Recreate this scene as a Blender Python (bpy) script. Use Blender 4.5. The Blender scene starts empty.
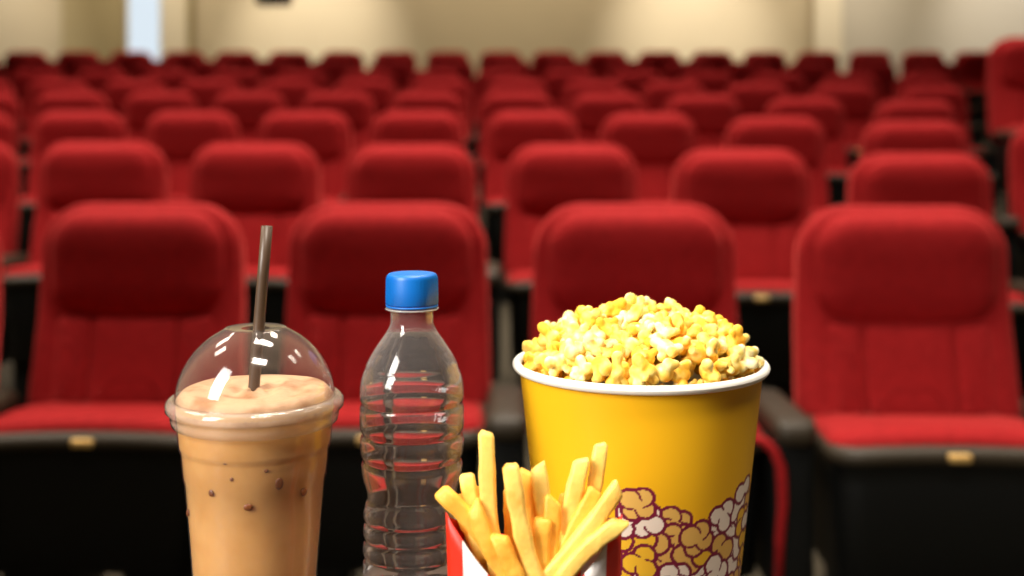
import bpy, bmesh, math, random
import numpy as np
from mathutils import Vector, Matrix
random.seed(7)
scene = bpy.context.scene
COL = scene.collection
PI = math.pi
F = 1200.0            # focal length in pixels of the 1024 px frame
CH = 1.06             # camera height
HZ = 130.0            # image row of the horizon

def at(px, d):        # lateral position of an image column at a distance
    return (px - 512.0) / F * d
def zat(py, d):       # height of an image row at a distance
    return CH + (HZ - py) / F * d

# ------------------------------------------------------------------ materials
def srgb(r, g, b):
    def f(c):
        c /= 255.0
        return c / 12.92 if c <= 0.04045 else ((c + 0.055) / 1.055) ** 2.4
    return (f(r), f(g), f(b), 1.0)

def mat(name, col, rough=0.6, metal=0.0, noise=None, bump=None, **kw):
    m = bpy.data.materials.new(name)
    m.use_nodes = True
    nt = m.node_tree
    b = nt.nodes['Principled BSDF']
    b.inputs['Base Color'].default_value = col
    b.inputs['Roughness'].default_value = rough
    b.inputs['Metallic'].default_value = metal
    for k, v in kw.items():
        b.inputs[k].default_value = v
    tc = nt.nodes.new('ShaderNodeTexCoord')
    if noise:                      # (scale, second colour, low, high)
        n = nt.nodes.new('ShaderNodeTexNoise')
        n.inputs['Scale'].default_value = noise[0]
        n.inputs['Detail'].default_value = 4
        r = nt.nodes.new('ShaderNodeValToRGB')
        r.color_ramp.elements[0].position = noise[2]
        r.color_ramp.elements[1].position = noise[3]
        r.color_ramp.elements[0].color = col
        r.color_ramp.elements[1].color = noise[1]
        nt.links.new(tc.outputs['Object'], n.inputs['Vector'])
        nt.links.new(n.outputs['Fac'], r.inputs['Fac'])
        nt.links.new(r.outputs['Color'], b.inputs['Base Color'])
    if bump:                       # (scale, strength, distance)
        n = nt.nodes.new('ShaderNodeTexNoise')
        n.inputs['Scale'].default_value = bump[0]
        n.inputs['Detail'].default_value = 3
        bp = nt.nodes.new('ShaderNodeBump')
        bp.inputs['Strength'].default_value = bump[1]
        bp.inputs['Distance'].default_value = bump[2]
        nt.links.new(tc.outputs['Object'], n.inputs['Vector'])
        nt.links.new(n.outputs['Fac'], bp.inputs['Height'])
        nt.links.new(bp.outputs['Normal'], b.inputs['Normal'])
    return m

def thin_plastic(name, tint, milk, milk_col=(0.8, 0.78, 0.74, 1), rough=0.05, gain=1.0, edge=0.0):
    """clear thin sheet plastic: see-through, glossy by fresnel, a little milky"""
    m = bpy.data.materials.new(name)
    m.use_nodes = True
    nt = m.node_tree
    nt.nodes.clear()
    out = nt.nodes.new('ShaderNodeOutputMaterial')
    tr = nt.nodes.new('ShaderNodeBsdfTransparent'); tr.inputs['Color'].default_value = tint
    gl = nt.nodes.new('ShaderNodeBsdfGlossy'); gl.inputs['Roughness'].default_value = rough
    df = nt.nodes.new('ShaderNodeBsdfDiffuse'); df.inputs['Color'].default_value = milk_col
    fr = nt.nodes.new('ShaderNodeFresnel'); ge = nt.nodes.new('ShaderNodeNewGeometry')
    mr = nt.nodes.new('ShaderNodeMapRange'); mr.inputs['To Min'].default_value = 1.45; mr.inputs['To Max'].default_value = 1 / 1.45
    mu = nt.nodes.new('ShaderNodeMath'); mu.operation = 'MULTIPLY'; mu.use_clamp = True
    mu.inputs[1].default_value = gain
    m1 = nt.nodes.new('ShaderNodeMixShader'); m1.inputs['Fac'].default_value = milk
    m2 = nt.nodes.new('ShaderNodeMixShader')
    L = nt.links.new
    L(ge.outputs['Backfacing'], mr.inputs['Value']); L(mr.outputs['Result'], fr.inputs['IOR'])
    L(fr.outputs[0], mu.inputs[0]); L(mu.outputs[0], m2.inputs['Fac'])
    L(tr.outputs[0], m1.inputs[1]); L(df.outputs[0], m1.inputs[2])
    if edge > 0:  # whitish rim: reflections of bright surroundings put into the diffuse colour
        lw = nt.nodes.new('ShaderNodeLayerWeight'); lw.inputs['Blend'].default_value = 0.35
        pw = nt.nodes.new('ShaderNodeMath'); pw.operation = 'POWER'; pw.inputs[1].default_value = 2.0
        me_ = nt.nodes.new('ShaderNodeMath'); me_.operation = 'MULTIPLY_ADD'; me_.use_clamp = True
        me_.inputs[1].default_value = edge; me_.inputs[2].default_value = milk
        L(lw.outputs['Facing'], pw.inputs[0]); L(pw.outputs[0], me_.inputs[0]); L(me_.outputs[0], m1.inputs['Fac'])
    L(m1.outputs[0], m2.inputs[1]); L(gl.outputs[0], m2.inputs[2])
    L(m2.outputs[0], out.inputs['Surface'])
    return m

def emit(name, col, strength):
    m = bpy.data.materials.new(name)
    m.use_nodes = True
    b = m.node_tree.nodes['Principled BSDF']
    b.inputs['Base Color'].default_value = (0, 0, 0, 1)
    b.inputs['Emission Color'].default_value = col
    b.inputs['Emission Strength'].default_value = strength
    return m

RED = mat('red_upholstery', (0.32, 0.010, 0.011, 1), 0.85, noise=(60, (0.255, 0.007, 0.008, 1), 0.35, 0.7), bump=(900, 0.25, 0.001),
          **{'Sheen Weight': 0.55, 'Sheen Roughness': 0.35, 'Sheen Tint': (1.0, 0.12, 0.10, 1), 'Specular IOR Level': 0.15})
BLACK = mat('black_plastic', (0.0035, 0.004, 0.0035, 1), 0.55, bump=(300, 0.1, 0.001), **{'Specular IOR Level': 0.25})
ARM = mat('dark_armrest', (0.030, 0.021, 0.011, 1), 0.55, **{'Specular IOR Level': 0.3})
BRASS = mat('brass', (0.75, 0.48, 0.16, 1), 0.4, 0.6)
FLOORM = mat('carpet', (0.045, 0.033, 0.014, 1), 0.95, noise=(40, (0.03, 0.022, 0.01, 1), 0.3, 0.7), bump=(400, 0.3, 0.004))
WALLM = mat('wall_paint', (0.50, 0.405, 0.255, 1), 0.85, noise=(1.5, (0.47, 0.38, 0.24, 1), 0.3, 0.7))
WALLG = mat('grey_wall_paint', (0.50, 0.44, 0.34, 1), 0.85, noise=(1.5, (0.47, 0.415, 0.32, 1), 0.3, 0.7))
WALLD = mat('tan_wall_paint', (0.38, 0.30, 0.15, 1), 0.85, noise=(2, (0.36, 0.28, 0.14, 1), 0.3, 0.7))
PILM = mat('pilaster_paint', (0.72, 0.62, 0.44, 1), 0.7, noise=(2, (0.70, 0.60, 0.42, 1), 0.3, 0.7))
CEILM = mat('ceiling_paint', (0.6, 0.56, 0.48, 1), 0.9, noise=(2, (0.57, 0.53, 0.45, 1), 0.3, 0.7))
DARKM = mat('dark_metal', (0.012, 0.010, 0.008, 1), 0.5)
WOOD = mat('dark_wood', (0.06, 0.035, 0.02, 1), 0.5, noise=(12, (0.03, 0.018, 0.01, 1), 0.3, 0.7))

# ------------------------------------------------------------------ helpers
def link(name, bm, m, parent=None, smooth=True, loc=None):
    me = bpy.data.meshes.new(name)
    bmesh.ops.recalc_face_normals(bm, faces=bm.faces)
    bm.to_mesh(me); bm.free()
    for x in (m if isinstance(m, (list, tuple)) else [m]):
        me.materials.append(x)
    if smooth:
        for p in me.polygons: p.use_smooth = True
    o = bpy.data.objects.new(name, me)
    COL.objects.link(o)
    if parent: o.parent = parent
    if loc: o.location = loc
    return o

def tag(o, label, cat, group=None):
    o['label'] = label; o['category'] = cat
    if group: o['group'] = group
    return o

def thing(name, label, cat, loc=(0, 0, 0), rz=0.0, group=None):
    o = bpy.data.objects.new(name, None)
    o.empty_display_size = 0.1
    COL.objects.link(o)
    o.location = loc; o.rotation_euler = (0, 0, rz)
    return tag(o, label, cat, group)

def struct(name, bm, m, smooth=False):
    o = link(name, bm, m, smooth=smooth); o['kind'] = 'structure'
    return o

def box(bm, x0, x1, y0, y1, z0, z1, r=0.0, seg=3):
    t = bmesh.new()
    bmesh.ops.create_cube(t, size=1.0)
    for v in t.verts:
        v.co = Vector(((x0 + x1) / 2 + v.co.x * (x1 - x0), (y0 + y1) / 2 + v.co.y * (y1 - y0), (z0 + z1) / 2 + v.co.z * (z1 - z0)))
    if r > 0:
        bmesh.ops.bevel(t, geom=list(t.edges), offset=r, segments=seg, affect='EDGES', profile=0.5)
    me = bpy.data.meshes.new('tmp'); t.to_mesh(me); t.free()
    bm.from_mesh(me); bpy.data.meshes.remove(me)
    return bm

def rounded(x0, x1, z0, z1, rt, rb, n=8, bow=0.0, wb=0.0, wt=0.0):
    """outline of a rounded rectangle, counter-clockwise; wb / wt widen the bottom / top, bow sags the bottom edge"""
    pts = []
    for cx, cz, r, a0 in ((x1 - rb, z0 + rb, rb, -90), (x1 - rt, z1 - rt, rt, 0), (x0 + rt, z1 - rt, rt, 90), (x0 + rb, z0 + rb, rb, 180)):
        for i in range(n + 1):
            a = math.radians(a0 + 90 * i / n)
            pts.append([cx + r * math.cos(a), cz + r * math.sin(a)])
    # extra points along bottom and top edges
    out = []
    for i, p in enumerate(pts):
        out.append(p)
        q = pts[(i + 1) % len(pts)]
        d = math.hypot(q[0] - p[0], q[1] - p[1])
        k = int(d / 0.03)
        for j in range(1, k):
            out.append([p[0] + (q[0] - p[0]) * j / k, p[1] + (q[1] - p[1]) * j / k])
    mx = (x0 + x1) / 2; hw = (x1 - x0) / 2
    for p in out:
        t = (p[1] - z0) / (z1 - z0)
        u = (p[0] - mx) / hw
        p[0] = mx + u * (hw + wb * (1 - t) + wt * t)
        if bow: p[1] -= bow * (1 - u * u) * max(0, 1 - t * 2)
    return out

def pillow(bm, outline, prof, fn):
    """loft: prof = [(inset, scale, depth)], fn(a, b, depth) -> 3D point"""
    n = len(outline)
    cx = sum(p[0] for p in outline) / n; cy = sum(p[1] for p in outline) / n
    nor = []
    for i in range(n):
        a = outline[i - 1]; b = outline[(i + 1) % n]
        dx, dy = b[0] - a[0], b[1] - a[1]
        l = math.hypot(dx, dy) or 1
        nor.append((dy / l, -dx / l))
    rings = []
    for ins, sc, dep in prof:
        ring = []
        for (a, b), (na, nb) in zip(outline, nor):
            a2, b2 = a - na * ins, b - nb * ins
            a2 = cx + (a2 - cx) * sc; b2 = cy + (b2 - cy) * sc
            ring.append(bm.verts.new(fn(a2, b2, dep)))
        rings.append(ring)
    for r0, r1 in zip(rings, rings[1:]):
        for i in range(n):
            bm.faces.new((r0[i], r0[(i + 1) % n], r1[(i + 1) % n], r1[i]))
    bm.faces.new(rings[0]); bm.faces.new(rings[-1])
    return bm

def lathe(bm, prof, n=64, cap0=False, cap1=False):
    rings = []
    for r, z in prof:
        rings.append([bm.verts.new((r * math.cos(2 * PI * i / n), r * math.sin(2 * PI * i / n), z)) for i in range(n)])
    for a, b in zip(rings, rings[1:]):
        for i in range(n):
            bm.faces.new((a[i], a[(i + 1) % n], b[(i + 1) % n], b[i]))
    if cap0: bm.faces.new(rings[0])
    if cap1: bm.faces.new(rings[-1])
    return bm

def tube(bm, pts, rad, n=12):
    rings = []
    up = Vector((0, 0, 1))
    for i, p in enumerate(pts):
        p = Vector(p)
        t = (Vector(pts[min(i + 1, len(pts) - 1)]) - Vector(pts[max(i - 1, 0)])).normalized()
        s = t.cross(Vector((0, 1, 0)) if abs(t.y) < 0.9 else Vector((1, 0, 0))).normalized()
        q = s.cross(t)
        r = rad[i] if isinstance(rad, (list, tuple)) else rad
        rings.append([bm.verts.new(p + s * r * math.cos(2 * PI * k / n) + q * r * math.sin(2 * PI * k / n)) for k in range(n)])
    for a, b in zip(rings, rings[1:]):
        for k in range(n):
            bm.faces.new((a[k], a[(k + 1) % n], b[(k + 1) % n], b[k]))
    bm.faces.new(rings[0]); bm.faces.new(rings[-1])
    return bm

def interp(x, xs, ys):
    if x <= xs[0]: return ys[0]
    for i in range(len(xs) - 1):
        if x <= xs[i + 1]:
            t = (x - xs[i]) / (xs[i + 1] - xs[i])
            return ys[i] + t * (ys[i + 1] - ys[i])
    s = (ys[-1] - ys[-2]) / (xs[-1] - xs[-2])
    return ys[-1] + s * (x - xs[-1])

# ------------------------------------------------------------------ room
RD = [2.72, 4.2, 6.0, 7.4, 8.7, 10.0, 11.35, 12.7]
RZ = [0.0, 0.123, 0.272, 0.402, 0.534, 0.668, 0.83, 1.005]
def floor_z(d): return interp(d, RD, RZ)
BACK, XL, XR, CEIL, FRONT = 14.2, -7.0, 7.0, 4.7, -3.0

bm = bmesh.new()
ys = [FRONT, 0.0, 2.0] + RD + [BACK]
vv = [[bm.verts.new((x, y, floor_z(y))) for x in (XL, XR)] for y in ys]
for a, b in zip(vv, vv[1:]): bm.faces.new((a[0], a[1], b[1], b[0]))
lo = [bm.verts.new((x, y, -0.15)) for x, y in ((XL, FRONT), (XR, FRONT), (XR, BACK), (XL, BACK))]
bm.faces.new(lo)
struct('floor', bm, FLOORM)
struct('ceiling', box(bmesh.new(), XL, XR, FRONT, BACK, CEIL, CEIL + 0.1), CEILM)
struct('wall_back', box(bmesh.new(), XL, XR, BACK, BACK + 0.15, -0.15, CEIL), WALLM)
struct('wall_left', box(bmesh.new(), XL - 0.15, XL, FRONT, BACK, -0.15, CEIL), WALLM)
struct('wall_right', box(bmesh.new(), XR, XR + 0.15, FRONT, BACK, -0.15, CEIL), WALLG)
struct('wall_front', box(bmesh.new(), XL, XR, FRONT - 0.15, FRONT, -0.15, CEIL), WALLD)

def wall_panel(name, p0, p1, dep, m, z0=1.0, z1=CEIL):
    y = BACK - dep
    return struct(name, box(bmesh.new(), at(p0, y), at(p1, y), y, BACK - 0.001, z0, z1), m)
wall_panel('trim_1', 62, 126, 0.05, WALLD)
wall_panel('trim_2', 163, 186, 0.16, PILM)
wall_panel('trim_3', 186, 192, 0.10, WALLD)
wall_panel('trim_4', 815, 842, 0.18, PILM)
wall_panel('trim_5', 842, 1140, 0.06, WALLG)

# tall narrow lit window
y = BACK
x0, x1 = at(129, y), at(161, y)
bm = bmesh.new()
box(bm, x0, x1, y - 0.02, y - 0.005, 1.80, 3.4)
w = struct('window_1', bm, emit('daylight_glass', (0.80, 0.91, 1.0, 1), 0.9))
bm = bmesh.new()
for a in ((x0 - 0.04, x0, 1.76, 3.44), (x1, x1 + 0.04, 1.76, 3.44), (x0, x1, 1.76, 1.80), (x0, x1, 3.4, 3.44)):
    box(bm, a[0], a[1], y - 0.05, y - 0.001, a[2], a[3], 0.005, 1)
link('window_frame', bm, PILM, w, smooth=False)

# loudspeaker hanging at the top of the back wall
sy = 11.4
sp = thing('hanging_loudspeaker', 'black loudspeaker hanging from the ceiling above the rear left rows', 'loudspeaker', (at(274, sy), sy, zat(5, sy)))
bm = bmesh.new(); box(bm, -0.155, 0.155, -0.12, 0.12, 0.0, 0.46, 0.02); link('cabinet', bm, DARKM, sp)
bm = bmesh.new(); box(bm, -0.135, 0.135, -0.135, -0.118, 0.03, 0.43, 0.01); link('grille', bm, BLACK, sp)
top = CEIL - zat(5, sy) - 0.002
bm = bmesh.new(); box(bm, -0.02, 0.02, -0.02, 0.02, 0.45, top, 0.004); box(bm, -0.07, 0.07, -0.07, 0.07, top - 0.02, top, 0.004); link('mounting_pole', bm, DARKM, sp)

# ------------------------------------------------------------------ cinema chair
def lean(z):          # the back reclines up to the headrest, which tips forward again
    if z < 0.44: return 0.0
    if z < 0.62: return (z - 0.44) * 0.24
    t = z - 0.62
    return 0.0432 + 0.24 * t - 0.62 * t * t - 0.06 * t

def make_chair():
    root = thing('cinema_chair', 'red cinema chair', 'cinema chair')
    # backrest
    ol = rounded(-0.222, 0.222, 0.40, 0.892, 0.105, 0.04, 10, wb=0.020, wt=0.004)
    bm = pillow(bmesh.new(), ol, [(0.02, 1, .085), (0.004, 1, .078), (0, 1, .06), (0, 1, .03), (0.003, 1, .016), (0.011, 1, .004), (0.024, 1, -.004), (0.045, 1, -.008), (0.07, 1, -.006), (0.07, 0.5, -.006)],
                lambda a, b, d: (a, d + lean(b), b))
    link('backrest', bm, RED, root)
    # black rear shell
    ol = rounded(-0.212, 0.212, 0.36, 0.874, 0.10, 0.04, 8, wb=0.018)
    bm = pillow(bmesh.new(), ol, [(0.03, 1, .125), (0.008, 1, .118), (0, 1, .10), (0, 1, .070)], lambda a, b, d: (a, d + lean(b), b))
    link('rear_shell', bm, BLACK, root)
    # headrest pad: thick at the top, its face tipped forward
    ol = rounded(-0.198, 0.198, 0.652, 0.879, 0.088, 0.06, 9, bow=0.014)
    def hf(a, b, d):
        k = min(1.0, d / -0.03) if d < 0 else 0.0
        return (a, d + lean(b) - k * (0.004 + 0.14 * (b - 0.652)) , b)
    bm = pillow(bmesh.new(), ol, [(0.0, 1, .02), (0.0, 1, -.002), (0.005, 1, -.011), (0.016, 1, -.019), (0.034, 1, -.025), (0.06, 1, -.029), (0.06, 0.5, -.031)], hf)
    link('headrest', bm, RED, root)
    # lumbar cushion with two stitched seams
    for x0, x1, nm in ((-0.176, -0.098, 'lumbar_panel'), (-0.097, 0.097, 'lumbar_panel'), (0.098, 0.176, 'lumbar_panel')):
        ol = rounded(x0, x1, 0.445, 0.638, 0.016, 0.016, 4)
        bm = pillow(bmesh.new(), ol, [(0, 1, .02), (0, 1, -.008), (0.003, 1, -.013), (0.009, 1, -.016), (0.02, 1, -.0175), (0.02, 0.5, -.018)],
                    lambda a, b, d: (a, d + lean(b), b))
        link(nm, bm, RED, root)
    # seat cushion
    ol = rounded(-0.230, 0.230, -0.27, 0.02, 0.03, 0.055, 8, wb=0.0)
    def sf(a, b, d):
        return (a, b, d - 0.006 + 0.034 * (-b / 0.27) - 0.016 * (a / 0.22) ** 2 * max(0, min(1, (-b - .14) / .13)))
    bm = pillow(bmesh.new(), ol, [(0.01, 1, .395), (0, 1, .405), (0, 1, .428), (0.004, 1, .440), (0.014, 1, .451), (0.03, 1, .457), (0.06, 1, .460), (0.06, 0.5, .462)], sf)
    link('seat', bm, RED, root)
    # black seat shell with a projecting front lip
    ol = rounded(-0.226, 0.226, -0.285, 0.02, 0.03, 0.06, 8)
    sh = link('seat_shell', pillow(bmesh.new(), ol, [(0.05, 1, .16), (0.012, 1, .175), (0.006, 1, .36), (0.004, 1, .395), (-0.008, 1, .404), (-0.012, 1, .416), (-0.008, 1, .429), (0.004, 1, .434), (0.02, 1, .434)],
                lambda a, b, d: (a, b, d + (0.02 if d > .3 else 0) - 0.008 * (a / 0.22) ** 2)), BLACK, root)
    lp = link('lit_front_lip', pillow(bmesh.new(), ol, [(0.006, 1, .403), (-0.010, 1, .405), (-0.015, 1, .416), (-0.011, 1, .430), (0.003, 1, .4355), (0.02, 1, .4355)],
                lambda a, b, d: (a, b, d + 0.02 - 0.008 * (a / 0.22) ** 2)), ARM, sh)  # browner than the shell: warm light on the lip is in its colour
    bm = bmesh.new(); box(bm, -0.021, 0.021, -0.312, -0.29, .432, .447, 0.003, 2)
    link('number_plate', bm, BRASS, sh)['label'] = 'small brass plate'
    # two feet
    for s in (-1, 1):
        bm = bmesh.new()
        a, b = sorted((s * 0.055, s * 0.19))
        box(bm, a, b, -0.24, 0.0, -0.03, 0.19, 0.012)
        link('leg', bm, BLACK, root)
    # armrest between this seat and the next one
    arm_parts(root, 0.277)
    return root

def arm_parts(root, x):
    ol = rounded(-0.043, 0.043, -0.33, 0.02, 0.02, 0.03, 7)
    bm = pillow(bmesh.new(), ol, [(0.01, 1, .44), (0, 1, .45), (0, 1, .468), (0.004, 1, .478), (0.012, 1, .484), (0.025, 1, .486), (0.025, .5, .487)],
                lambda a, b, d: (x + a, b, d - (0.02 * max(0, (-b - .28) / .08) ** 2) + 0.008 * (-b / 0.36)))
    ar = link('armrest', bm, ARM, root)
    bm = bmesh.new()
    box(bm, x - 0.040, x + 0.040, -0.30, 0.02, 0.13, 0.452, 0.012)
    link('arm_support', bm, BLACK, ar)

proto = make_chair()
kids = [(c, list(c.children)) for c in proto.children]
def copy_chair():
    r = proto.copy(); COL.objects.link(r)
    for c, sub in kids:
        k = c.copy(); COL.objects.link(k); k.parent = r
        for g in sub:
            h = g.copy(); COL.objects.link(h); h.parent = k
    return r

# rows: distance, image column of the central gap, drop in distance for each seat to the right
W = 0.563
ROWS = [
    (2.72, 510, [0.06, 0.15, 0.25]),
    (4.15, 491, [0.0, 0.17, 0.30, 0.42]),
    (5.90, 474, [0.0, 0.15, 0.40, 0.65, 0.90]),
    (7.50, 471, [0.0, 0.15, 0.30, 0.55, 0.80]),
    (8.75, 478, [0.0, 0.10, 0.22, 0.40, 0.55, 0.7]),
    (10.05, 468, [0.0, 0.06, 0.14, 0.24, 0.35, 0.46, 0.56]),
    (11.38, 480, [0.0, 0.03, 0.07, 0.12, 0.17, 0.22, 0.28, 0.34]),
    (12.70, 474, [0.0] * 10),
]
ORD = ['front', 'second', 'third', 'fourth', 'fifth', 'sixth', 'seventh', 'eighth (last)']
NTH = ['first', 'second', 'third', 'fourth', 'fifth', 'sixth', 'seventh', 'eighth', 'ninth', 'tenth', 'eleventh']
FRONT_LABEL = {('left', 0): 'front-row red cinema chair straight behind the water bottle',
               ('left', 1): 'front-row red cinema chair behind the iced coffee, left of its straw',
               ('left', 2): 'front-row red cinema chair cut off by the left picture edge',
               ('right', 0): 'front-row red cinema chair straight behind the popcorn tub',
               ('right', 1): 'front-row red cinema chair right of the popcorn tub, whole seat in view'}
chairs = {}
first = True
def place(X, d, rz, z=None):
    global first
    c = proto if first else copy_chair()
    first = False
    c.location = (X, d, floor_z(d) if z is None else z)
    c.rotation_euler = (0, 0, rz)
    return c
for r, (D, gap, drop) in enumerate(ROWS):
    Xg = at(gap, D)
    HG = 0.284 if r < 3 else 0.281
    for side in ('left', 'right'):
        for k in range(12):
            if side == 'left':
                X, d, rz = Xg - HG - W * k, D, 0.0
                if r == 0: d -= 0.02 + 0.02 * k
                if r == 1: d += 0.05 * k
            else:
                if k >= len(drop): break
                X, d = Xg + HG + W * k, D - drop[k]
                rz = -0.10 * (drop[k] - drop[max(0, k - 1)]) / W
                if r == 0: rz = -0.04 * k; X += 0.016 * k
            px = 512 + F * X / d
            hw = 0.30 * F / (d - 0.3)
            if px + hw < 0 or px - hw > 1024: continue
            c = place(X, d, rz)
            c['group'] = 'cinema chairs in the %s row' % ORD[r]
            if r == 0:
                c['label'] = FRONT_LABEL.get((side, k), 'front-row red cinema chair beyond the right picture edge')
            else:
                c['label'] = 'red cinema chair in the %s row, %s to the %s of the central gap' % (ORD[r], NTH[k], side)
            chairs[(r, side, k)] = c
# raised block of seats at the right edge
bxX, bxd = 2.50, 5.62
bm = bmesh.new(); box(bm, bxX - 0.30, XR, bxd - 0.20, bxd + 0.55, floor_z(bxd) - 0.05, floor_z(bxd) + 0.37)
struct('floor_platform', bm, FLOORM)
c = place(bxX, bxd, -0.06, floor_z(bxd) + 0.37)
c['label'] = 'red cinema chair standing higher than the rest at the right picture edge'
c['group'] = 'cinema chairs on the raised side block'

# red upholstered edge on the armrest side of the chair behind the popcorn tub
c3 = chairs[(0, 'right', 0)]
ar = [k for k in c3.children if k.name.startswith('armrest')][0]
bm = bmesh.new()
pts = [(0.19, -0.285, .452), (0.215, -0.295, .448), (0.235, -0.305, .432), (0.247, -0.312, .40), (0.250, -0.312, .33), (0.246, -0.307, .26), (0.244, -0.305, .17)]
tube(bm, pts, [.007, .009, .010, .0105, .010, .009, .008], 10)
e = link('side_edge', bm, RED, c3); e['label'] = 'red padded edge beside the armrest'

# ------------------------------------------------------------------ counter under the snacks
TZ = CH - 0.34
tb = thing('table', 'dark wooden table under the drinks and snacks', 'table', (0, 0.6, 0))
bm = bmesh.new(); box(bm, -0.75, 0.75, -0.30, 0.305, TZ - 0.03, TZ, 0.006); link('tabletop', bm, WOOD, tb)
for sx in (-1, 1):
    for sy in (-1, 1):
        bm = bmesh.new(); box(bm, sx * 0.68 - 0.025, sx * 0.68 + 0.025, sy * 0.25 - 0.025, sy * 0.25 + 0.025, 0.0, TZ - 0.03, 0.005)
        link('leg', bm, WOOD, tb)

# ------------------------------------------------------------------ popcorn tub
def kernel_print(th, zz, rad):
    """colour of the tub's outside: plain yellow with a band of printed popcorn at the foot"""
    rnd = random.Random(11)
    H, Wd = th.shape
    col = np.zeros((H, Wd, 3)); col[:] = (0.80, 0.43, 0.008)
    maroon = np.array((0.17, 0.008, 0.035)); fills = [np.array(c) for c in ((0.82, 0.72, 0.60), (0.82, 0.72, 0.60), (0.80, 0.47, 0.03), (0.70, 0.42, 0.10))]
    s = th * 0.066
    half = PI * 0.066
    ks = []
    stepx, stepz = 0.0135, 0.0122
    nrow = 11
    for j in range(nrow):
        n = int(2 * half / stepx)
        for i in range(n):
            cx = -half + (i + 0.5 * (j % 2) + rnd.uniform(-.25, .25)) * stepx
            cz = 0.004 + j * stepz + rnd.uniform(-.002, .002)
            top_ = [.104, .121, .108, .100, .115, .122]
            top = interp(cx, [-.03, -.01, .012, .0285, .0476, .07], top_) if -.04 < cx < .08 else 0.098 + 0.008 * math.sin(cx * 105)
            if cz > top - 0.006: continue
            ks.append((cx, cz))
    rnd.shuffle(ks)
    for cx, cz in ks:
        f = fills[rnd.randrange(4)]
        a0 = rnd.uniform(0, 2 * PI)
        m = rnd.choice((2, 3, 3, 4))
        lob = [(cx + 0.0052 * math.cos(a0 + 2 * PI * q / m), cz + 0.0052 * math.sin(a0 + 2 * PI * q / m), rnd.uniform(.0046, .0062)) for q in range(m)]
        c0 = np.searchsorted(s[0], cx - 0.016); c1 = np.searchsorted(s[0], cx + 0.016)
        r0 = np.searchsorted(zz[:, 0], cz - 0.016); r1 = np.searchsorted(zz[:, 0], cz + 0.016)
        if c1 <= c0 or r1 <= r0: continue
        S = s[r0:r1, c0:c1]; Z = zz[r0:r1, c0:c1]; C = col[r0:r1, c0:c1]
        out = np.zeros(S.shape, bool)
        for (x, z, r) in lob: out |= (S - x) ** 2 + (Z - z) ** 2 < (r + 0.0020) ** 2
        C[out] = maroon
        for (x, z, r) in lob:
            d2 = (S - x) ** 2 + (Z - z) ** 2
            C[d2 < (r + 0.0013) ** 2] = maroon
            C[d2 < r ** 2] = f
        d2 = (S - cx) ** 2 + (Z - cz) ** 2
        C[d2 < 0.0034 ** 2] = f
    return col

tx, td = at(640, 0.80), 0.80
RIMZ = 0.186
def tub_r(z): return 0.0605 + (0.0808 - 0.0605) * z / RIMZ
tub = thing('popcorn_tub', 'round yellow popcorn tub with white rim and printed popcorn band', 'popcorn tub', (tx, td, TZ))
NT, NZ = 620, 250
th = np.linspace(-PI, PI, NT, endpoint=False)[None, :].repeat(NZ, 0)
zs = np.linspace(0.0, RIMZ - 0.002, NZ)
zz = zs[:, None].repeat(NT, 1)
colr = kernel_print(th, zz, None)
rr = np.array([tub_r(z) for z in zs])[:, None]
ang = th - PI / 2
verts = np.stack([rr * np.cos(ang), rr * np.sin(ang), zz], -1).reshape(-1, 3)
inner = np.stack([(rr - 0.0012) * np.cos(ang), (rr - 0.0012) * np.sin(ang), zz], -1)[::25].reshape(-1, 3)
faces = []
for j in range(NZ - 1):
    b0 = j * NT
    for i in range(NT):
        i2 = (i + 1) % NT
        faces.append((b0 + i, b0 + i2, b0 + NT + i2, b0 + NT + i))
nv = len(verts)
nr = len(inner) // NT
for j in range(nr - 1):
    b0 = nv + j * NT
    for i in range(NT):
        i2 = (i + 1) % NT
        faces.append((b0 + i2, b0 + i, b0 + NT + i, b0 + NT + i2))
faces.append(tuple(range(NT - 1, -1, -1)))
me = bpy.data.meshes.new('tub_wall')
me.from_pydata(np.concatenate([verts, inner]).tolist(), [], faces)
ca = me.color_attributes.new('print', 'FLOAT_COLOR', 'POINT')
allc = np.ones((nv + len(inner), 4), np.float32)
allc[:nv, :3] = colr.reshape(-1, 3); allc[nv:, :3] = (0.8, 0.78, 0.7)
ca.data.foreach_set('color', allc.ravel())
TUBM = mat('printed_card', (0.86, 0.5, 0.01, 1), 0.42, **{'Specular IOR Level': 0.35})
nt = TUBM.node_tree
an = nt.nodes.new('ShaderNodeAttribute'); an.attribute_name = 'print'
nt.links.new(an.outputs['Color'], nt.nodes['Principled BSDF'].inputs['Base Color'])
me.materials.append(TUBM)
for p in me.polygons: p.use_smooth = True
o = bpy.data.objects.new('tub_wall', me); COL.objects.link(o); o.parent = tub
RIMM = mat('white_card', (0.80, 0.78, 0.70, 1), 0.5, bump=(200, 0.05, 0.001))
bm = bmesh.new()
pr = [(tub_r(RIMZ) + 0.0012 + 0.0030 * math.cos(a), RIMZ - 0.002 + 0.0030 * math.sin(a)) for a in [2 * PI * i / 14 for i in range(15)]]
lathe(bm, pr, 128)
link('tub_rim', bm, RIMM, tub)['label'] = 'rolled white rim'

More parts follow.
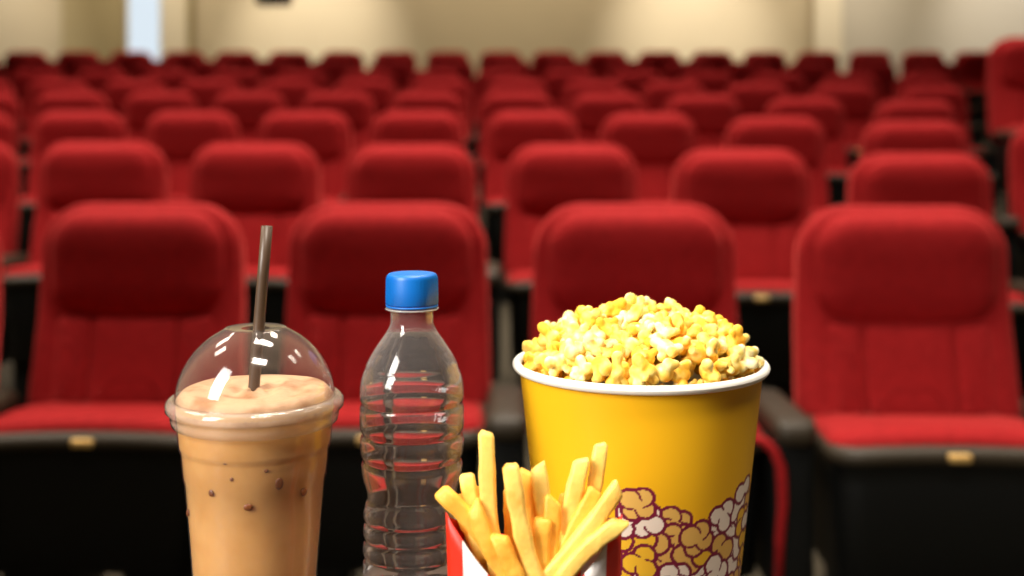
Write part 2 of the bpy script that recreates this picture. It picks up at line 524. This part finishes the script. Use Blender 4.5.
# popcorn kernels
def kernel_mesh(seed):
    rnd = random.Random(seed)
    lobes = [(Vector((0, 0, 0)), 0.0058)]
    n = rnd.randint(6, 9)
    for i in range(n):
        v = Vector((rnd.gauss(0, 1), rnd.gauss(0, 1), rnd.gauss(0, 0.8))).normalized()
        lobes.append((v * rnd.uniform(.0058, .0098), rnd.uniform(.0024, .0044)))
    bm = bmesh.new()
    bmesh.ops.create_icosphere(bm, subdivisions=4, radius=1.0)
    for v in bm.verts:
        u = v.co.normalized(); best = 0.004
        for c, r in lobes:
            b = u.dot(c); disc = b * b - (c.length_squared - r * r)
            if disc > 0:
                t = b + math.sqrt(disc)
                best = max(best, t)
        v.co = u * best
    bmesh.ops.smooth_vert(bm, verts=bm.verts, factor=0.15, use_axis_x=True, use_axis_y=True, use_axis_z=True)
    me = bpy.data.meshes.new('popcorn_kernel')
    bm.to_mesh(me); bm.free()
    for p in me.polygons: p.use_smooth = True
    return me
KM = mat('popped_corn', (0.90, 0.74, 0.36, 1), 0.7, **{'Subsurface Weight': 0.10, 'Subsurface Radius': (0.006, 0.004, 0.0015), 'Specular IOR Level': 0.2})
nt = KM.node_tree
tc = nt.nodes.new('ShaderNodeTexCoord')
n1 = nt.nodes.new('ShaderNodeTexNoise'); n1.inputs['Scale'].default_value = 95; n1.inputs['Detail'].default_value = 2
oi = nt.nodes.new('ShaderNodeObjectInfo')
ad = nt.nodes.new('ShaderNodeMath'); ad.operation = 'MULTIPLY_ADD'; ad.inputs[1].default_value = 0.28; 
rp = nt.nodes.new('ShaderNodeValToRGB')
rp.color_ramp.elements[0].position = 0.45; rp.color_ramp.elements[0].color = (0.90, 0.78, 0.44, 1)
rp.color_ramp.elements[1].position = 0.78; rp.color_ramp.elements[1].color = (0.90, 0.47, 0.04, 1)
e = rp.color_ramp.elements.new(0.60); e.color = (0.91, 0.68, 0.17, 1)
nt.links.new(tc.outputs['Object'], n1.inputs['Vector'])
nt.links.new(oi.outputs['Random'], ad.inputs[0]); nt.links.new(n1.outputs['Fac'], ad.inputs[2])
nt.links.new(ad.outputs[0], rp.inputs['Fac'])
nt.links.new(rp.outputs['Color'], nt.nodes['Principled BSDF'].inputs['Base Color'])
kmesh = [kernel_mesh(s) for s in range(8)]
for m_ in kmesh: m_.materials.append(KM)
rnd = random.Random(5)
def mound(r): return RIMZ - 0.010 + 0.0385 * max(0.0, 1 - (r / 0.083) ** 2.8)
def scatter(n, dmin, rmax, dz, jz):
    pts = []
    tries = 0
    while len(pts) < n and tries < 60000:
        tries += 1
        a = rnd.uniform(0, 2 * PI); r = rmax * math.sqrt(rnd.random())
        x, y_ = r * math.cos(a), r * math.sin(a)
        if all((x - p[0]) ** 2 + (y_ - p[1]) ** 2 > dmin * dmin for p in pts):
            pts.append((x, y_, mound(r) + dz + rnd.uniform(-jz, jz)))
    return pts
kp = scatter(175, 0.0106, 0.0712, 0.0, 0.0045) + scatter(100, 0.0125, 0.061, -0.011, 0.002)
for q in range(34):              # the outer ring, tucked against the tub's wall
    a = 2 * PI * q / 34
    kp.append((0.0665 * math.cos(a), 0.0665 * math.sin(a), RIMZ - 0.0075 + rnd.uniform(-.002, .002)))
for i, (x, y_, z) in enumerate(kp):
    o = bpy.data.objects.new('popcorn_kernel', kmesh[rnd.randrange(8)])
    COL.objects.link(o)
    o.location = (tx + x, td + y_, TZ + z)
    o.rotation_euler = (rnd.uniform(0, 6.28), rnd.uniform(0, 6.28), rnd.uniform(0, 6.28))
    s = rnd.uniform(0.84, 1.1) if i < len(kp) - 34 else rnd.uniform(0.78, 0.95); o.scale = (s, s, s)
    tag(o, 'buttery popped popcorn kernel heaped in the yellow tub', 'popcorn', 'popcorn kernels heaped in the tub')

# ------------------------------------------------------------------ water bottle
bd = 0.75
bx = at(412, bd)
def bz(py): return zat(py, bd) - TZ
U = bd / F
bottle = thing('water_bottle', 'clear ribbed plastic water bottle with a blue screw cap', 'bottle', (bx, bd, TZ))
prof_px = [(305, 22), (318, 21.5), (324, 22), (332, 26), (342, 33), (352, 39.5), (362, 45), (368, 46.8), (372, 48.6), (380, 51), (390, 52), (398, 51.8), (402, 49.8), (406, 51.8), (416, 52.3), (427, 51.6),
           (432, 48.9), (437, 51.4), (445, 51.8), (453, 50.9), (458, 48.4), (463, 50.4), (472, 50), (480, 48), (488, 45.6), (494, 44.6), (500, 46), (508, 48), (514, 48.6), (519, 46.4), (524, 48.4), (531, 48.8), (537, 46.4), (542, 48.6),
           (549, 49), (555, 46.6), (560, 48.8), (569, 49.4), (575, 47), (581, 49.4), (592, 51), (602, 48), (610, 51), (640, 51.5)]
base_y = HZ + F * 0.34 / bd
prof_px += [(base_y - 12, 51.5), (base_y - 4, 49), (base_y - 0.8, 43)]
def spline_prof(pp, n=3):
    out = []
    for i in range(len(pp) - 1):
        p0 = pp[max(i - 1, 0)]; p1 = pp[i]; p2 = pp[i + 1]; p3 = pp[min(i + 2, len(pp) - 1)]
        for k in range(n):
            t = k / n
            out.append(tuple(0.5 * ((2 * p1[j]) + (-p0[j] + p2[j]) * t + (2 * p0[j] - 5 * p1[j] + 4 * p2[j] - p3[j]) * t * t + (-p0[j] + 3 * p1[j] - 3 * p2[j] + p3[j]) * t ** 3) for j in (0, 1)))
    out.append(pp[-1])
    return out
sp_ = spline_prof(prof_px)
PET = thin_plastic('clear_plastic', (0.985, 0.985, 0.985, 1), 0.055, (0.75, 0.66, 0.64, 1), rough=0.08, gain=1.5, edge=0.55)
bm = lathe(bmesh.new(), [(r * U, bz(py)) for py, r in sp_], 96, cap1=True)
link('bottle_body', bm, PET, bottle)
WATER = mat('water', (1, 1, 1, 1), 0.07, **{'Transmission Weight': 1.0, 'IOR': 1.15})
lvl = 330
wp = [(max(r - 1.0, 1) * U, max(bz(py), 0.0018)) for py, r in sp_ if py >= lvl]
bm = lathe(bmesh.new(), wp, 96, cap0=True, cap1=True)
link('water', bm, WATER, bottle)
# neck ring and cap
bm = lathe(bmesh.new(), [(22 * U, bz(309.5)), (26.6 * U, bz(309)), (27 * U, bz(308.2)), (26.6 * U, bz(307.4)), (22 * U, bz(307))], 64)
link('neck_ring', bm, thin_plastic('neck_plastic', (0.8, 0.85, 0.92, 1), 0.3), bottle)
CAPM = mat('blue_cap', srgb(0, 104, 190), 0.42, noise=(30, srgb(0, 97, 182), 0.4, 0.6))
bm = bmesh.new()
n = 88
rings = []
for (r, py, rib) in ((25.2, 303.8, 1.1), (25.9, 302.5, 1.1), (25.8, 290, 1.1), (25.5, 278, 1.1), (25.0, 275.2, 0.0), (23.6, 273.6, 0.0), (21.5, 273.0, 0.0), (12, 272.8, 0)):
    rings.append([bm.verts.new(((r + (rib * (0.5 if (i % 2) else -0.5))) * U * math.cos(2 * PI * i / n), (r + (rib * (0.5 if (i % 2) else -0.5))) * U * math.sin(2 * PI * i / n), bz(py))) for i in range(n)])
for a, b in zip(rings, rings[1:]):
    for i in range(n): bm.faces.new((a[i], a[(i + 1) % n], b[(i + 1) % n], b[i]))
bm.faces.new(rings[-1]); bm.faces.new(rings[0])
cap = link('cap', bm, CAPM, bottle); cap['label'] = 'blue ribbed screw cap'
bm = lathe(bmesh.new(), [(24.6 * U, bz(306.4)), (26.0 * U, bz(306.2)), (26.1 * U, bz(304.4)), (24.6 * U, bz(304.2))], 64)
link('tamper_band', bm, CAPM, cap)

# ------------------------------------------------------------------ iced coffee
cd = 0.69
cx = at(255.5, cd)
V = cd / F
def cz(py): return zat(py, cd) - TZ
cup = thing('iced_coffee', 'tall clear cup of iced milk coffee under a domed lid', 'iced coffee cup', (cx, cd, TZ))
yb = HZ + F * 0.34 / cd
def cup_r(py): return 76.3 - (py - 425) * 0.081
CLEAR = thin_plastic('cup_plastic', (0.97, 0.97, 0.97, 1), 0.03, rough=0.08, gain=1.0)
DOME = thin_plastic('dome_plastic', (0.97, 0.97, 0.97, 1), 0.012, rough=0.09, gain=1.8, edge=0.14)
LIDM = thin_plastic('lid_flange_plastic', (0.95, 0.93, 0.90, 1), 0.24, (0.72, 0.62, 0.50, 1), rough=0.12, gain=1.6)
pp = [(409, cup_r(409)), (440, cup_r(440)), (444, cup_r(444)), (447, cup_r(447) - 1.6), (450, cup_r(450) - 1.8), (474, cup_r(474) - 1.8), (477, cup_r(477) - 3.0), (520, cup_r(520) - 3), (560, cup_r(560) - 3), (640, cup_r(640) - 3), (yb - 4, cup_r(yb) - 2.5), (yb - 0.8, cup_r(yb) - 5)]
bm = lathe(bmesh.new(), [(r * V, cz(py)) for py, r in pp], 96, cap1=True)
link('cup_body', bm, CLEAR, cup)
# coffee
COFFEE = mat('milk_coffee', (0.62, 0.315, 0.095, 1), 0.4, noise=(38, (0.56, 0.265, 0.068, 1), 0.42, 0.62), **{'Subsurface Weight': 0.3, 'Subsurface Radius': (0.012, 0.007, 0.003), 'Subsurface Scale': 1.0})
pc = [(390, 6), (391, 30), (392.5, 60), (394.5, cup_r(400) - 3), (400, cup_r(400) - 1.0)] + [(py, r - 1.3) for py, r in pp[1:]]
bm = lathe(bmesh.new(), [(r * V, cz(py) + (0.0007 if k > 5 else 0)) for k, (py, r) in enumerate(pc)], 96, cap0=True, cap1=True)
coffee = link('coffee', bm, COFFEE, cup)
# foam on top, seen through the dome
FOAM = mat('milk_foam', (0.56, 0.33, 0.18, 1), 0.6, noise=(55, (0.36, 0.17, 0.07, 1), 0.45, 0.65), bump=(90, 0.5, 0.003))
bm = bmesh.new()
nr_, na_ = 14, 72
rings = []
for j in range(nr_ + 1):
    r = 77 * j / nr_
    rings.append([bm.verts.new((r * V * math.cos(2 * PI * i / na_), r * V * math.sin(2 * PI * i / na_),
        cz(388.5) + 0.0011 * math.sin(5.0 * r / 77 * 3 + 3 * math.cos(2 * PI * i / na_ * 2)) * (1 - (r / 77) ** 4) - (0.004 if j == nr_ else 0))) for i in range(na_)])
for a, b in zip(rings[1:], rings[2:]):
    for i in range(na_): bm.faces.new((a[i], a[(i + 1) % na_], b[(i + 1) % na_], b[i]))
bm.faces.new(rings[1])
for v in rings[0]: bm.verts.remove(v)
ext = bmesh.ops.extrude_edge_only(bm, edges=[e_ for e_ in bm.edges if len(e_.link_faces) == 1])
for v in [g for g in ext['geom'] if isinstance(g, bmesh.types.BMVert)]: v.co.z = cz(409)
link('foam', bm, FOAM, coffee)
# dark bubbles against the cup wall
BUB = mat('bubble_fleck', (0.16, 0.045, 0.012, 1), 0.4)
for (px, py, w_, h_) in ((227, 474, 3.2, 3.4), (263, 486, 4.5, 3.4), (291, 466, 4.2, 6.0), (311, 480, 4.5, 4.0), (248, 459, 2.0, 2.0), (242, 443, 3.5, 2.4), (196, 503, 3.0, 4.0), (191, 438, 3.0, 2.6), (280, 452, 2.2, 1.8), (298, 441, 3, 2.2)):
    R = cup_r(py) - 3.0
    dx = (px - 255.5)
    if abs(dx) >= R: continue
    dy = -math.sqrt(R * R - dx * dx)
    bm = bmesh.new(); bmesh.ops.create_icosphere(bm, subdivisions=2, radius=1.0)
    al = math.atan2(dx, -dy)
    for v in bm.verts:
        x_, y_, z_ = v.co.x * w_ * V, v.co.y * 1.2 * V, v.co.z * h_ * V
        v.co = Vector((x_ * math.cos(al) - y_ * math.sin(al) + dx * V, x_ * math.sin(al) + y_ * math.cos(al) + dy * V, z_ + cz(py)))
    link('bubble', bm, BUB, coffee)
# lid: flange and dome
lid = link('lid', lathe(bmesh.new(), [(77.0 * V, cz(422)), (81.5 * V, cz(420)), (83 * V, cz(414)), (82.5 * V, cz(411)), (84.5 * V, cz(409)), (87.3 * V, cz(406)), (87.8 * V, cz(402)), (87.0 * V, cz(398)),
                               (84 * V, cz(395.5)), (80 * V, cz(394.5)), (78.5 * V, cz(396))], 96), LIDM, cup)
lid['label'] = 'milky clear lid flange'
dp = [(78.5, 396), (78.2, 390), (77, 382), (74.5, 374), (71, 366), (66, 357.5), (60, 349.5), (52.5, 342), (44, 335.5), (36, 330.8), (31, 328.2), (29.5, 327.2), (28.6, 327.6), (26, 327.9), (14, 328)]
link('dome', lathe(bmesh.new(), [(r * V, cz(py)) for r, py in dp], 96), DOME, lid)
# straw
STRAW = mat('brown_straw', (0.085, 0.048, 0.027, 1), 0.4, noise=(20, (0.07, 0.04, 0.022, 1), 0.4, 0.6))
st = thing('straw', 'brown plastic straw leaning in the iced coffee lid', 'straw', (cx, cd, TZ))
p_top = Vector(((267 - 255.5) * V, 0.0, cz(226)))
p_mid = Vector(((253.5 - 255.5) * V, 0.0, cz(392)))
dr = (p_mid - p_top)
bm = bmesh.new()
r_o, r_i = 5.7 * V, 4.6 * V
n = 24
end = p_top + dr * 1.35
axis = dr.normalized(); s_ = axis.cross(Vector((0, 1, 0))).normalized(); q_ = s_.cross(axis)
loops = []
for p, r in ((p_top + dr * 0.5, r_i), (p_top, r_i), (p_top, r_o), (p_top + dr * 0.3, r_o), (p_top + dr * 0.7, r_o), (end, r_o)):
    loops.append([bm.verts.new(p + s_ * r * math.cos(2 * PI * i / n) + q_ * r * math.sin(2 * PI * i / n)) for i in range(n)])
for a, b in zip(loops, loops[1:]):
    for i in range(n): bm.faces.new((a[i], a[(i + 1) % n], b[(i + 1) % n], b[i]))
link('straw_tube', bm, STRAW, st)

# ------------------------------------------------------------------ carton of fries
fd = 0.645
fx = at(534, fd)
P = fd / F
def fz(py): return zat(py, fd) - TZ
carton = thing('fries_carton', 'red and white striped carton of fries before the popcorn tub', 'fries carton', (fx, fd, TZ))
CR = mat('carton_red', srgb(226, 42, 20), 0.45, bump=(150, 0.03, 0.001))
CW = mat('carton_white', srgb(226, 220, 215), 0.45, bump=(150, 0.03, 0.001))
edges = [-1, -0.81, -0.53, -0.31, -0.07, 0.11, 0.33, 0.565, 0.82, 1.0]
def carton_wall(sign, top):
    us = []
    for a, b in zip(edges, edges[1:]):
        us += [a + (b - a) * k / 4 for k in range(4)]
    us.append(1.0)
    nv_ = 12
    bm = bmesh.new()
    for th_ in (0, 1):
        pass
    grid = []
    for u in us:
        colm = []
        zt = fz(top(u))
        for k in range(nv_ + 1):
            z = zt * k / nv_
            t = z / fz(512)
            hw = (80.0 + 8.0 * t) * P
            dep = (0.010 + 0.013 * t) * (1 - abs(u) ** 2.2) * sign
            colm.append(bm.verts.new((u * hw, dep, z)))
        grid.append(colm)
    for i in range(len(us) - 1):
        um = (us[i] + us[i + 1]) / 2
        idx = [k for k in range(9) if edges[k] <= um <= edges[k + 1]][0] % 2
        for k in range(nv_):
            f_ = bm.faces.new((grid[i][k], grid[i + 1][k], grid[i + 1][k + 1], grid[i][k + 1]))
            f_.material_index = idx
    return bm
def front_top(u): return 512 + 78 * (1 - abs(u) ** 1.7) if u < 0 else 514 + 76 * (1 - abs(u) ** 1.9)
def solidify(o, t):
    md = o.modifiers.new('thickness', 'SOLIDIFY'); md.thickness = t; md.offset = 0
o = link('front_panel', carton_wall(-1, front_top), [CR, CW], carton); solidify(o, 0.0006)
o = link('back_panel', carton_wall(1, lambda u: 516 + 34 * (1 - u * u)), [CR, CW], carton); solidify(o, 0.0006)
bm = bmesh.new()
b0 = [(u / 10, (0.010) * (1 - abs(u / 10) ** 2.2)) for u in range(-10, 11)]
ringb = [bm.verts.new((u * 80 * P, -d, 0.001)) for u, d in b0] + [bm.verts.new((u * 80 * P, d, 0.001)) for u, d in b0[-2:0:-1]]
bm.faces.new(ringb)
o = link('carton_base', bm, CW, carton); solidify(o, 0.0008)

FRY = mat('fried_potato', (0.88, 0.45, 0.06, 1), 0.5, noise=(70, (0.80, 0.32, 0.022, 1), 0.45, 0.75), bump=(260, 0.35, 0.0015), **{'Subsurface Weight': 0.2, 'Subsurface Radius': (0.006, 0.003, 0.001), 'Specular IOR Level': 0.4})
FRYP = mat('pale_fried_potato', (0.88, 0.57, 0.125, 1), 0.5, noise=(60, (0.84, 0.40, 0.05, 1), 0.5, 0.78), bump=(260, 0.35, 0.0015), **{'Subsurface Weight': 0.2, 'Subsurface Radius': (0.006, 0.003, 0.001), 'Specular IOR Level': 0.4})
def fry(p_tip, p_low, dy_tip, dy_low, w_, label, pale=False, bend=0.0, low_ext=1.35, roll=0.0):
    a = Vector((at(p_tip[0], fd), fd + dy_tip, zat(p_tip[1], fd)))
    b = Vector((at(p_low[0], fd), fd + dy_low, zat(p_low[1], fd)))
    b = a + (b - a) * low_ext
    base = b.copy()
    ax = (a - b); L = ax.length; ax.normalize()
    s = ax.cross(Vector((0, 1, 0))).normalized(); q = s.cross(ax)
    s2 = s * math.cos(roll) + q * math.sin(roll); q2 = q * math.cos(roll) - s * math.sin(roll)
    hw = w_ * 1.16 * P / 2
    rnd_ = random.Random(int(p_tip[0] * 7 + p_tip[1]))
    bm = bmesh.new()
    loops = []
    N = 12
    cs = [(1, .55), (.9, .9), (.55, 1), (-.55, 1), (-.9, .9), (-1, .55), (-1, -.55), (-.9, -.9), (-.55, -1), (.55, -1), (.9, -.9), (1, -.55)]
    slant = rnd_.uniform(-.5, .5)
    for i in range(N + 1):
        t = i / N
        sc = 1.0 + rnd_.uniform(-.08, .08)
        if i == N: sc = 0.62
        if i == N - 1: sc = 0.93
        if i == 0: sc = 0.7
        c = ax * (L * (t if i < N - 1 else (0.975 if i == N - 1 else 1.0))) + s * bend * 2.2 * P * math.sin(PI * t)
        loops.append([bm.verts.new(c + s2 * hw * sc * u + q2 * hw * sc * v + (ax * slant * hw * u if i >= N - 1 else Vector((0, 0, 0)))) for u, v in cs])
    for l0, l1 in zip(loops, loops[1:]):
        for k in range(12): bm.faces.new((l0[k], l0[(k + 1) % 12], l1[(k + 1) % 12], l1[k]))
    bm.faces.new(loops[0]); bm.faces.new(loops[-1])
    o = link('french_fry', bm, FRYP if pale else FRY, loc=base)
    return tag(o, label, 'french fry', 'fries in the striped carton')
G = 'in the striped carton'
fry((487, 432), (497, 548), 0.000, -.004, 14.5, 'tallest french fry, upright on the left of the striped carton', True, 2)
fry((511, 460), (536, 566), -.008, -.010, 15, 'long pale fry at the front centre of the striped carton', True, 2, 1.25)
fry((439, 490), (494, 556), -.002, -.004, 15, 'fry leaning out furthest left over the carton corner', False, -3, 1.2)
fry((466, 477), (478, 540), 0.006, 0.002, 14, 'short pale fry left of the tallest fry', True)
fry((540, 466), (566, 540), 0.004, 0.000, 15, 'curved pale fry just right of the carton middle', True, 5)
fry((583, 462), (566, 545), 0.006, 0.002, 15, 'broad-ended fry standing left of the rightmost upright fry', True, 1)
fry((602, 449), (582, 530), 0.012, 0.006, 12.5, 'rightmost upright fry, its tip against the yellow tub', True, -2)
fry((618, 482), (552, 562), -.006, -.008, 14.5, 'fry slanting up to the right, above the lowest right fry', True, -2, 1.25)
fry((621, 515), (572, 560), -.010, -.012, 14, 'lowest fry on the right with its tip over the carton edge', True, 2, 1.3)
fry((499, 528), (522, 580), -.012, -.013, 15, 'orange fry crossing low in front beside the front centre fry', False, 0, 1.2)
fry((474, 500), (508, 566), -.006, -.009, 15, 'golden fry low on the left, beneath the leftmost fry', False, 2, 1.2)
fry((527, 476), (533, 560), 0.010, 0.006, 15, 'orange fry half hidden behind the front centre fry', False)
fry((553, 498), (548, 560), 0.000, -.002, 16, 'stubby orange fry low in the carton middle', False)
fry((470, 492), (488, 560), 0.012, 0.008, 14, 'orange fry behind the left fries', False)
fry((511, 492), (514, 560), 0.012, 0.009, 15, 'orange fry behind, between tallest and front centre fries', False)
fry((596, 490), (566, 545), 0.002, -.001, 14, 'golden fry behind the upper right slanting fry', False)
fry((570, 500), (556, 560), 0.013, 0.010, 15, 'orange fry deep behind the right slanting fries', False)
fry((600, 522), (570, 566), 0.000, -.004, 14, 'golden fry tucked between the two right slanting fries', False)
fry((543, 515), (538, 575), -.004, -.006, 16, 'short orange fry low beside the front centre fry', False)
fry((455, 500), (478, 548), 0.006, 0.004, 14, 'orange fry tucked under the leftmost fry tip', False)

# ------------------------------------------------------------------ lights
def area(name, loc, rot, sx, sy, power, col, spread=PI):
    l = bpy.data.lights.new(name, 'AREA'); l.shape = 'RECTANGLE'; l.size = sx; l.size_y = sy
    l.energy = power; l.color = col; l.spread = spread
    o = bpy.data.objects.new(name, l); COL.objects.link(o); o.location = loc; o.rotation_euler = rot
    return o
def spot(name, loc, target, power, col, ang, blend=1.0, size=0.05):
    l = bpy.data.lights.new(name, 'SPOT'); l.energy = power; l.color = col; l.spot_size = math.radians(ang); l.spot_blend = blend; l.shadow_soft_size = size
    o = bpy.data.objects.new(name, l); COL.objects.link(o); o.location = loc
    o.rotation_euler = (Vector(target) - Vector(loc)).to_track_quat('-Z', 'Y').to_euler()
    return o
WARM = (1.0, 0.86, 0.66)
for yy, pw in ((1.7, 42), (3.3, 66), (5.4, 48), (7.3, 38), (9.2, 24), (11.1, 9)):  # nearest row added to brighten the front chairs' lower backs
    for xx, k in ((-3.2, 1.0), (0.2, 1.0), (3.2, 0.55)):
        area('ceiling_and_fill_light', (xx, yy, CEIL - 0.03), (0, 0, 0), 1.2, 0.6, pw * k, (1.0, 0.9, 0.78), math.radians(110))
area('ceiling_and_fill_light', (0.5, -0.6, CEIL - 0.03), (0, 0, 0), 1.2, 0.6, 62, (1.0, 0.9, 0.78), math.radians(90))  # added fill for the fronts of the snacks and chairs
# lights washing the back wall
for px, pw in ((315, 680), (692, 740), (0, 400), (1010, 430), (172, 60), (829, 150)):
    xx = at(px, BACK)
    spot('wall_washer', (xx, BACK - 2.2, 4.55), (xx, BACK, 2.2), pw, (1.0, 0.95, 0.89), 44, 1.0)
for xx in (-4.0, 0.0, 4.0):
    wl = area('wall_wash_panel', (xx, BACK - 1.6, 4.6), (0, 0, 0), 3.0, 0.2, 46, (1.0, 0.88, 0.68), math.radians(120))
    wl.rotation_euler = (Vector((xx, BACK, 2.0)) - wl.location).to_track_quat('-Z', 'Y').to_euler()
# added soft key light at the front left of the snacks; no window stands there
key = area('added_key_light', (-1.25, -0.28, 1.72), (0, 0, 0), 0.5, 1.3, 10.8, (1.0, 0.96, 0.9), math.radians(66))
key.rotation_euler = (Vector((-0.02, 0.72, 0.9)) - key.location).to_track_quat('-Z', 'Y').to_euler()

wd = bpy.data.worlds.new('world'); scene.world = wd; wd.use_nodes = True
wd.node_tree.nodes['Background'].inputs['Color'].default_value = (1.0, 0.9, 0.8, 1)
wd.node_tree.nodes['Background'].inputs['Strength'].default_value = 0.03

# ------------------------------------------------------------------ camera
cam = bpy.data.cameras.new('camera')
co = bpy.data.objects.new('camera', cam); COL.objects.link(co)
co.location = (0, 0, CH); co.rotation_euler = (PI / 2, 0, 0)
cam.sensor_width = 36.0; cam.lens = 36.0 * F / 1024.0
cam.shift_y = -(288.0 - HZ) / 1024.0
cam.clip_start = 0.05
cam.dof.use_dof = True
cam.dof.focus_distance = 0.72
cam.dof.aperture_fstop = (cam.lens / 1000.0) / 0.0092
scene.camera = co

vs = scene.view_settings
vs.view_transform = 'Standard'; vs.look = 'None'; vs.gamma = 1.0; vs.use_curve_mapping = False
vs.exposure = 0.0
scene.cycles.max_bounces = 10
scene.cycles.transparent_max_bounces = 16
scene.cycles.transmission_bounces = 8
scene.cycles.use_denoising = True
